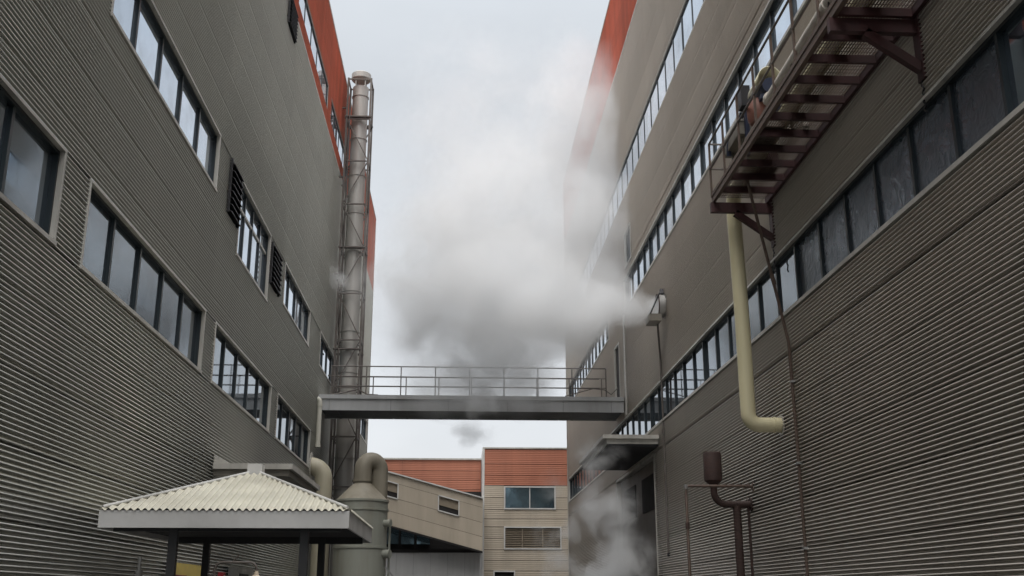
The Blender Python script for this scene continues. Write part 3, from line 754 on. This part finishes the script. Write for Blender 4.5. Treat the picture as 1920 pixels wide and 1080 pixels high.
for y in (16.5, 17.2): MB().box(4.82, 4.9, y-.04, y+.04, 7.24, 7.68).build('trough_leg', 'grey_box', BX, smooth=0)
VA = thing('valve_set', (5.4, 15, 7.25), 'small pale valve set on the gantry floor close to the wall', 'valve')
MB().lathe((5.28,15.2), [(.04,7.24),(.04,7.34),(.09,7.36),(.09,7.46),(.03,7.5),(.03,7.62)], 14).build('valve_body', 'white', VA)
MB().lathe((5.46,15.1), [(.05,7.24),(.05,7.36),(.10,7.38),(.10,7.44),(.04,7.47)], 14).build('valve_body', 'white', VA)
MB().tube([(5.1,15.2,7.40),(5.6,15.1,7.40)], .03, 8).build('valve_pipe', 'galv', VA)
MB().tube(arc((5.28,15.2,7.63),(1,0,0),(0,1,0),.07,0,360,12), .012, 6).build('hand_wheel', 'red', VA)
PM = thing('gantry_pump', (5.15, 16.9, 7.25), 'dark compact pump standing on the gantry grating near its far end', 'pump')
MB().tube([(5.35,16.6,7.38),(5.35,17.1,7.38)], .12, 18).build('pump_motor', 'steel_red', PM)
MB().lathe((5.35,17.2), [(.14,7.25),(.14,7.45),(.06,7.52),(.06,7.66)], 16).build('pump_casing', 'steel_red', PM)
MB().box(5.2, 5.5, 16.5, 17.35, 7.24, 7.27).build('pump_plate', 'steel_red', PM, smooth=0)

# thin conduit from the gantry to the ground
TC = thing('slanting_conduit', (5.7, 17.6, -1.6), 'thin rusty conduit slanting from the gantry floor down the brown hall wall', 'conduit')
MB().tube([(5.02,17.05,7.12),(5.10,17.1,6.75),(5.42,17.4,5.6),(5.72,17.6,4.3),(5.735,17.6,2.5),(5.735,17.6,-1.6)], .028, 8).build('conduit_pipe', 'steel_brown', TC)
for q in ((5.47,17.43,5.42),): MB().tube([(5.452,17.42,5.48),(5.50,17.455,5.30)], .04, 8).build('conduit_joint', 'steel_brown', TC)
for z in (3.6, 2.2, .8): MB().box(5.70, 5.785, 17.55, 17.65, z-.02, z+.02).build('conduit_clip', 'galv', TC, smooth=0)

# rusty muffler
MF = thing('rusty_muffler', (5.4, 20.8, -1.6), 'rusty exhaust muffler on a bent pipe in front of the brown hall', 'muffler')
MB().lathe((5.03,20.8), [(.08,2.16),(.175,2.24),(.18,2.28),(.18,2.76),(.165,2.80),(.02,2.82)], 28).build('muffler_can', 'rust', MF)
pts = [(5.03,20.8,2.2)] + arc((5.03+.24,20.8,2.02),(-1,0,0),(0,0,-1),.24,0,90,8) + [(5.76,20.8,1.78)]
MB().tube(pts, .068, 16).build('exhaust_pipe', 'rust', MF)
MB().tube([(5.47,20.8,1.76),(5.47,20.8,-1.6)], .08, 16).build('support_pipe', 'rust', MF)
MB().tube([(5.70,20.8,1.76),(5.70,20.8,-1.6)], .028, 8).build('support_pipe', 'rust', MF)
MB().tube([(5.735,20.8,1.78),(5.775,20.8,1.78)], .13, 16).build('wall_flange', 'rust', MF)
PF = thing('pipe_frame', (4.5, 20.5, -1.6), 'thin galvanised pipe frame standing round the rusty muffler', 'pipe')
MB().tube([(4.42,20.55,-1.6),(4.42,20.55,2.06)] + arc((4.48,20.55,2.06),(-1,0,0),(0,0,1),.05,0,90,4) + [(5.72,20.55,2.11),(5.76,20.55,2.02)], .028, 8).build('frame_pipe', 'steel_brown', PF)
for z in (1.35, .3): MB().tube([(4.42,20.55,z-.06),(4.42,20.55,z+.06)], .042, 8).build('coupling', 'rust', PF)
MB().tube([(4.42,20.55,2.05),(4.42,20.55,2.14)], .04, 8).build('coupling', 'galv', PF)
MB().tube([(5.70,20.55,2.08),(5.78,20.55,2.2)], .02, 6).build('hook', 'steel_brown', PF)

# steam vent on the right wall
SV = thing('steam_vent', (5.5, 28.6, 7.5), 'round wall vent with strutted drip tray blowing steam off the brown hall', 'vent')
vy = 28.6
MB().tube([(WR-.01,vy,8.0),(WR-.22,vy,8.0)], .33, 28, cap=False).build('vent_pipe', 'galv', SV)
MB().tube([(WR-.012,vy,8.0),(WR+.05,vy,8.0)], .36, 28).build('vent_back', 'dark', SV)
MB().tube([(WR-.21,vy,8.0),(WR-.24,vy,8.0)], .35, 28, cap=False).build('vent_rim', 'steel_red', SV)
MB().prism([(WR-.03,vy-.15,8.34),(WR-.03,vy+.15,8.34),(WR-.03,vy,8.52)], (0,0,0), (-.1,0,0)).build('vent_hook', 'black', SV, smooth=0)
tr = MB(); ty0, ty1, tx0, tx1 = vy-.3, vy+.35, 5.28, 5.62
tr.box(tx0,tx1,ty0,ty1,7.50,7.52).box(tx0,tx0+.02,ty0,ty1,7.52,7.70).box(tx1-.02,tx1,ty0,ty1,7.52,7.70).box(tx0+.02,tx1-.02,ty0,ty0+.02,7.52,7.70).box(tx0+.02,tx1-.02,ty1-.02,ty1,7.52,7.70)
tr.build('drip_tray', 'grey_box', SV, smooth=0)
for y in (ty0, ty1): MB().bar((tx0+.03,y,7.7),(WR-.2,y,8.3),.04).build('tray_strut', 'black', SV, smooth=0)
VC = thing('vent_conduit', (5.72, 29.4, -1.6), 'thin dark drain conduit running down the wall below the steam vent', 'conduit')
MB().tube([(5.58,28.7,7.5),(5.60,28.75,7.2),(5.74,29.3,6.6),(5.755,29.35,4.7),(5.755,29.35,1.2)], .03, 8).build('conduit_pipe', 'tower', VC)
MB().tube([(5.755,29.35,4.60),(5.755,29.35,4.45)], .045, 8).build('conduit_joint', 'tower', VC)
MB().tube([(5.755,29.35,1.2),(5.755,29.35,1.1)], .04, 8).build('conduit_joint', 'black', VC)

# loading door canopy
LC = thing('loading_canopy', (5, 32.5, 4.3), 'grey flat canopy over the loading door, wrapped in steam', 'canopy')
MB().box(4.13, WR-.03, 30.1, 36.4, 4.44, 4.55).build('canopy_slab', 'trim', LC, smooth=0)
MB().box(4.25, WR-.03, 30.2, 36.3, 4.30, 4.438).build('canopy_edge', 'trim', LC, smooth=0)
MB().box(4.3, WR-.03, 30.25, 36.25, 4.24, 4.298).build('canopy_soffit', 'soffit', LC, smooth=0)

# ------------------------------------------------------------------ steam
def steam(name, blobs, dens, nscale, label, thr=.15, hull=1.0, col=(.94, .948, .957), seed=0., detail=6., warp=1.5, inner=.3):
    """blobs: (centre, radii(x,y,z), weight). One closed hull round the soft blobs, density from their falloff and noise."""
    import bmesh
    og = Vector(blobs[0][0])
    bm = bmesh.new()
    for c_, r_, w_ in blobs:
        mt = Matrix.Translation(Vector(c_)-og) @ Matrix.Diagonal((*[x*hull for x in r_], 1))
        bmesh.ops.create_icosphere(bm, subdivisions=3, radius=1, matrix=mt)
    me = bpy.data.meshes.new(name); bm.to_mesh(me); bm.free()
    o_ = place(name, me, None, og)
    # weld the overlapping balls into one closed skin
    md = o_.modifiers.new('remesh', 'REMESH'); md.mode = 'VOXEL'; md.voxel_size = min(.35, min(min(b_[1]) for b_ in blobs)*.6); md.use_smooth_shade = True
    m = bpy.data.materials.new(name); m.use_nodes = True
    t = m.node_tree; t.nodes.clear()
    ou = N(t, 'ShaderNodeOutputMaterial'); pv = N(t, 'ShaderNodeVolumePrincipled')
    pv.inputs['Color'].default_value = (*col, 1); pv.inputs['Anisotropy'].default_value = .1
    t.links.new(pv.outputs[0], ou.inputs['Volume'])
    tcx = N(t, 'ShaderNodeTexCoord')
    nz = N(t, 'ShaderNodeTexNoise'); nz.inputs['Scale'].default_value = nscale; nz.inputs['Detail'].default_value = detail; nz.inputs['Roughness'].default_value = .62; nz.inputs['Distortion'].default_value = .4
    ad = N(t, 'ShaderNodeVectorMath', operation='ADD'); ad.inputs[1].default_value = (seed, seed*2, -seed)
    t.links.new(tcx.outputs['Object'], ad.inputs[0]); t.links.new(ad.outputs[0], nz.inputs['Vector'])
    # turbulence bends the soft blobs before their falloff is taken
    wn = N(t, 'ShaderNodeTexNoise'); wn.inputs['Scale'].default_value = nscale*.8; wn.inputs['Detail'].default_value = 4; wn.inputs['Roughness'].default_value = .55
    t.links.new(ad.outputs[0], wn.inputs['Vector'])
    w1 = N(t, 'ShaderNodeVectorMath', operation='SUBTRACT'); w1.inputs[1].default_value = (.5, .5, .5); t.links.new(wn.outputs['Color'], w1.inputs[0])
    w2 = N(t, 'ShaderNodeVectorMath', operation='SCALE'); w2.inputs['Scale'].default_value = warp; t.links.new(w1.outputs[0], w2.inputs[0])
    w3 = N(t, 'ShaderNodeVectorMath', operation='ADD'); t.links.new(tcx.outputs['Object'], w3.inputs[0]); t.links.new(w2.outputs[0], w3.inputs[1])
    last = None
    for c_, r_, w_ in blobs:
        sb = N(t, 'ShaderNodeVectorMath', operation='SUBTRACT'); sb.inputs[1].default_value = Vector(c_)-og
        dv_ = N(t, 'ShaderNodeVectorMath', operation='DIVIDE'); dv_.inputs[1].default_value = r_
        le = N(t, 'ShaderNodeVectorMath', operation='LENGTH')
        t.links.new((w3.outputs[0] if min(r_) > warp*.4 else tcx.outputs['Object']), sb.inputs[0]); t.links.new(sb.outputs[0], dv_.inputs[0]); t.links.new(dv_.outputs[0], le.inputs[0])
        fr = N(t, 'ShaderNodeMapRange', interpolation_type='SMOOTHSTEP'); fr.inputs[1].default_value = .92; fr.inputs[2].default_value = inner; fr.inputs[3].default_value = 0; fr.inputs[4].default_value = w_
        t.links.new(le.outputs['Value'], fr.inputs[0])
        if last is None: last = fr.outputs[0]
        else:
            mx_ = N(t, 'ShaderNodeMath', operation='MAXIMUM'); t.links.new(last, mx_.inputs[0]); t.links.new(fr.outputs[0], mx_.inputs[1]); last = mx_.outputs[0]
    nm = N(t, 'ShaderNodeMapRange'); nm.inputs[1].default_value = .36; nm.inputs[2].default_value = .64; nm.inputs[3].default_value = thr; nm.inputs[4].default_value = 1.5
    t.links.new(nz.outputs['Fac'], nm.inputs[0])
    mu = N(t, 'ShaderNodeMath', operation='MULTIPLY'); t.links.new(last, mu.inputs[0]); t.links.new(nm.outputs[0], mu.inputs[1])
    m2 = N(t, 'ShaderNodeMath', operation='MULTIPLY'); m2.inputs[1].default_value = dens; t.links.new(mu.outputs[0], m2.inputs[0])
    t.links.new(m2.outputs[0], pv.inputs['Density'])
    me.materials.append(m)
    return tag(o_, label, 'steam', None, 'stuff')
steam('steam_plume', [
    ((5.45, 28.6, 7.98), (.55, .45, .45), 8.),
    ((4.75, 28.65, 7.95), (.95, .7, .72), 6.5),
    ((3.9, 28.9, 8.0), (1.5, 1.1, 1.2), 4.5),
    ((3.1, 29.4, 7.8), (1.6, 1.3, 1.3), 2.2),
    ((2.8, 29.6, 8.4), (2.3, 1.7, 2.0), 3.0),
    ((1.4, 30.8, 9.1), (3.1, 2.2, 2.8), 2.2),
    ((-.6, 32.0, 9.9), (3.3, 2.4, 3.5), 1.7),
    ((1.0, 33.5, 12.2), (4.3, 2.8, 4.5), 1.2),
    ((3.9, 34.0, 11.8), (2.7, 2.2, 4.3), 1.7),
    ((4.4, 37.0, 17.0), (3.2, 3.2, 5.6), 1.1),
    ((.6, 36.5, 17.2), (4.5, 3.0, 5.8), .32),
    ((.8, 33.0, 7.9), (4.4, 2.0, 2.8), 2.6),
], .55, .6, 'big grey steam cloud blown from the wall vent across the lane', thr=.1, warp=2.6, inner=.25)
steam('steam_plume', [
    ((4.3, 29.3, -1.0), (1.9, 1.2, 1.8), 1.5),
    ((4.2, 29.6, .8), (1.7, 1.1, 1.9), 1.3),
    ((4.1, 29.7, 2.4), (1.4, .9, 1.7), 1.0),
    ((4.0, 29.7, 3.7), (1.1, .8, 1.2), .7),
    ((2.9, 29.8, 1.6), (1.3, .8, 2.2), .6),
    ((5.1, 28.0, -.9), (.7, 1.6, .9), .5),
], 2.2, 1.1, 'grey steam rising from the ground in front of the loading door', thr=-.9, seed=3.1, warp=1.6, inner=.15)
steam('steam_wisp', [((.62, 35.5, 6.5), (1.1, .55, .95), 1.6), ((.3, 35.5, 5.3), (1.3, .5, .8), .4)], 2.6, 1.4, 'thin wisp of steam curling in front of the footbridge fascia', thr=-.6, seed=5.7, warp=.6, inner=.1)
steam('steam_wisp', [((-4.5, 37.5, 11.6), (.6, .8, 1.1), 1.2)], 1.3, 1.4, 'faint wisp of steam on the olive hall beside the chimney', thr=-.6, seed=8.3, warp=.5, inner=.1)
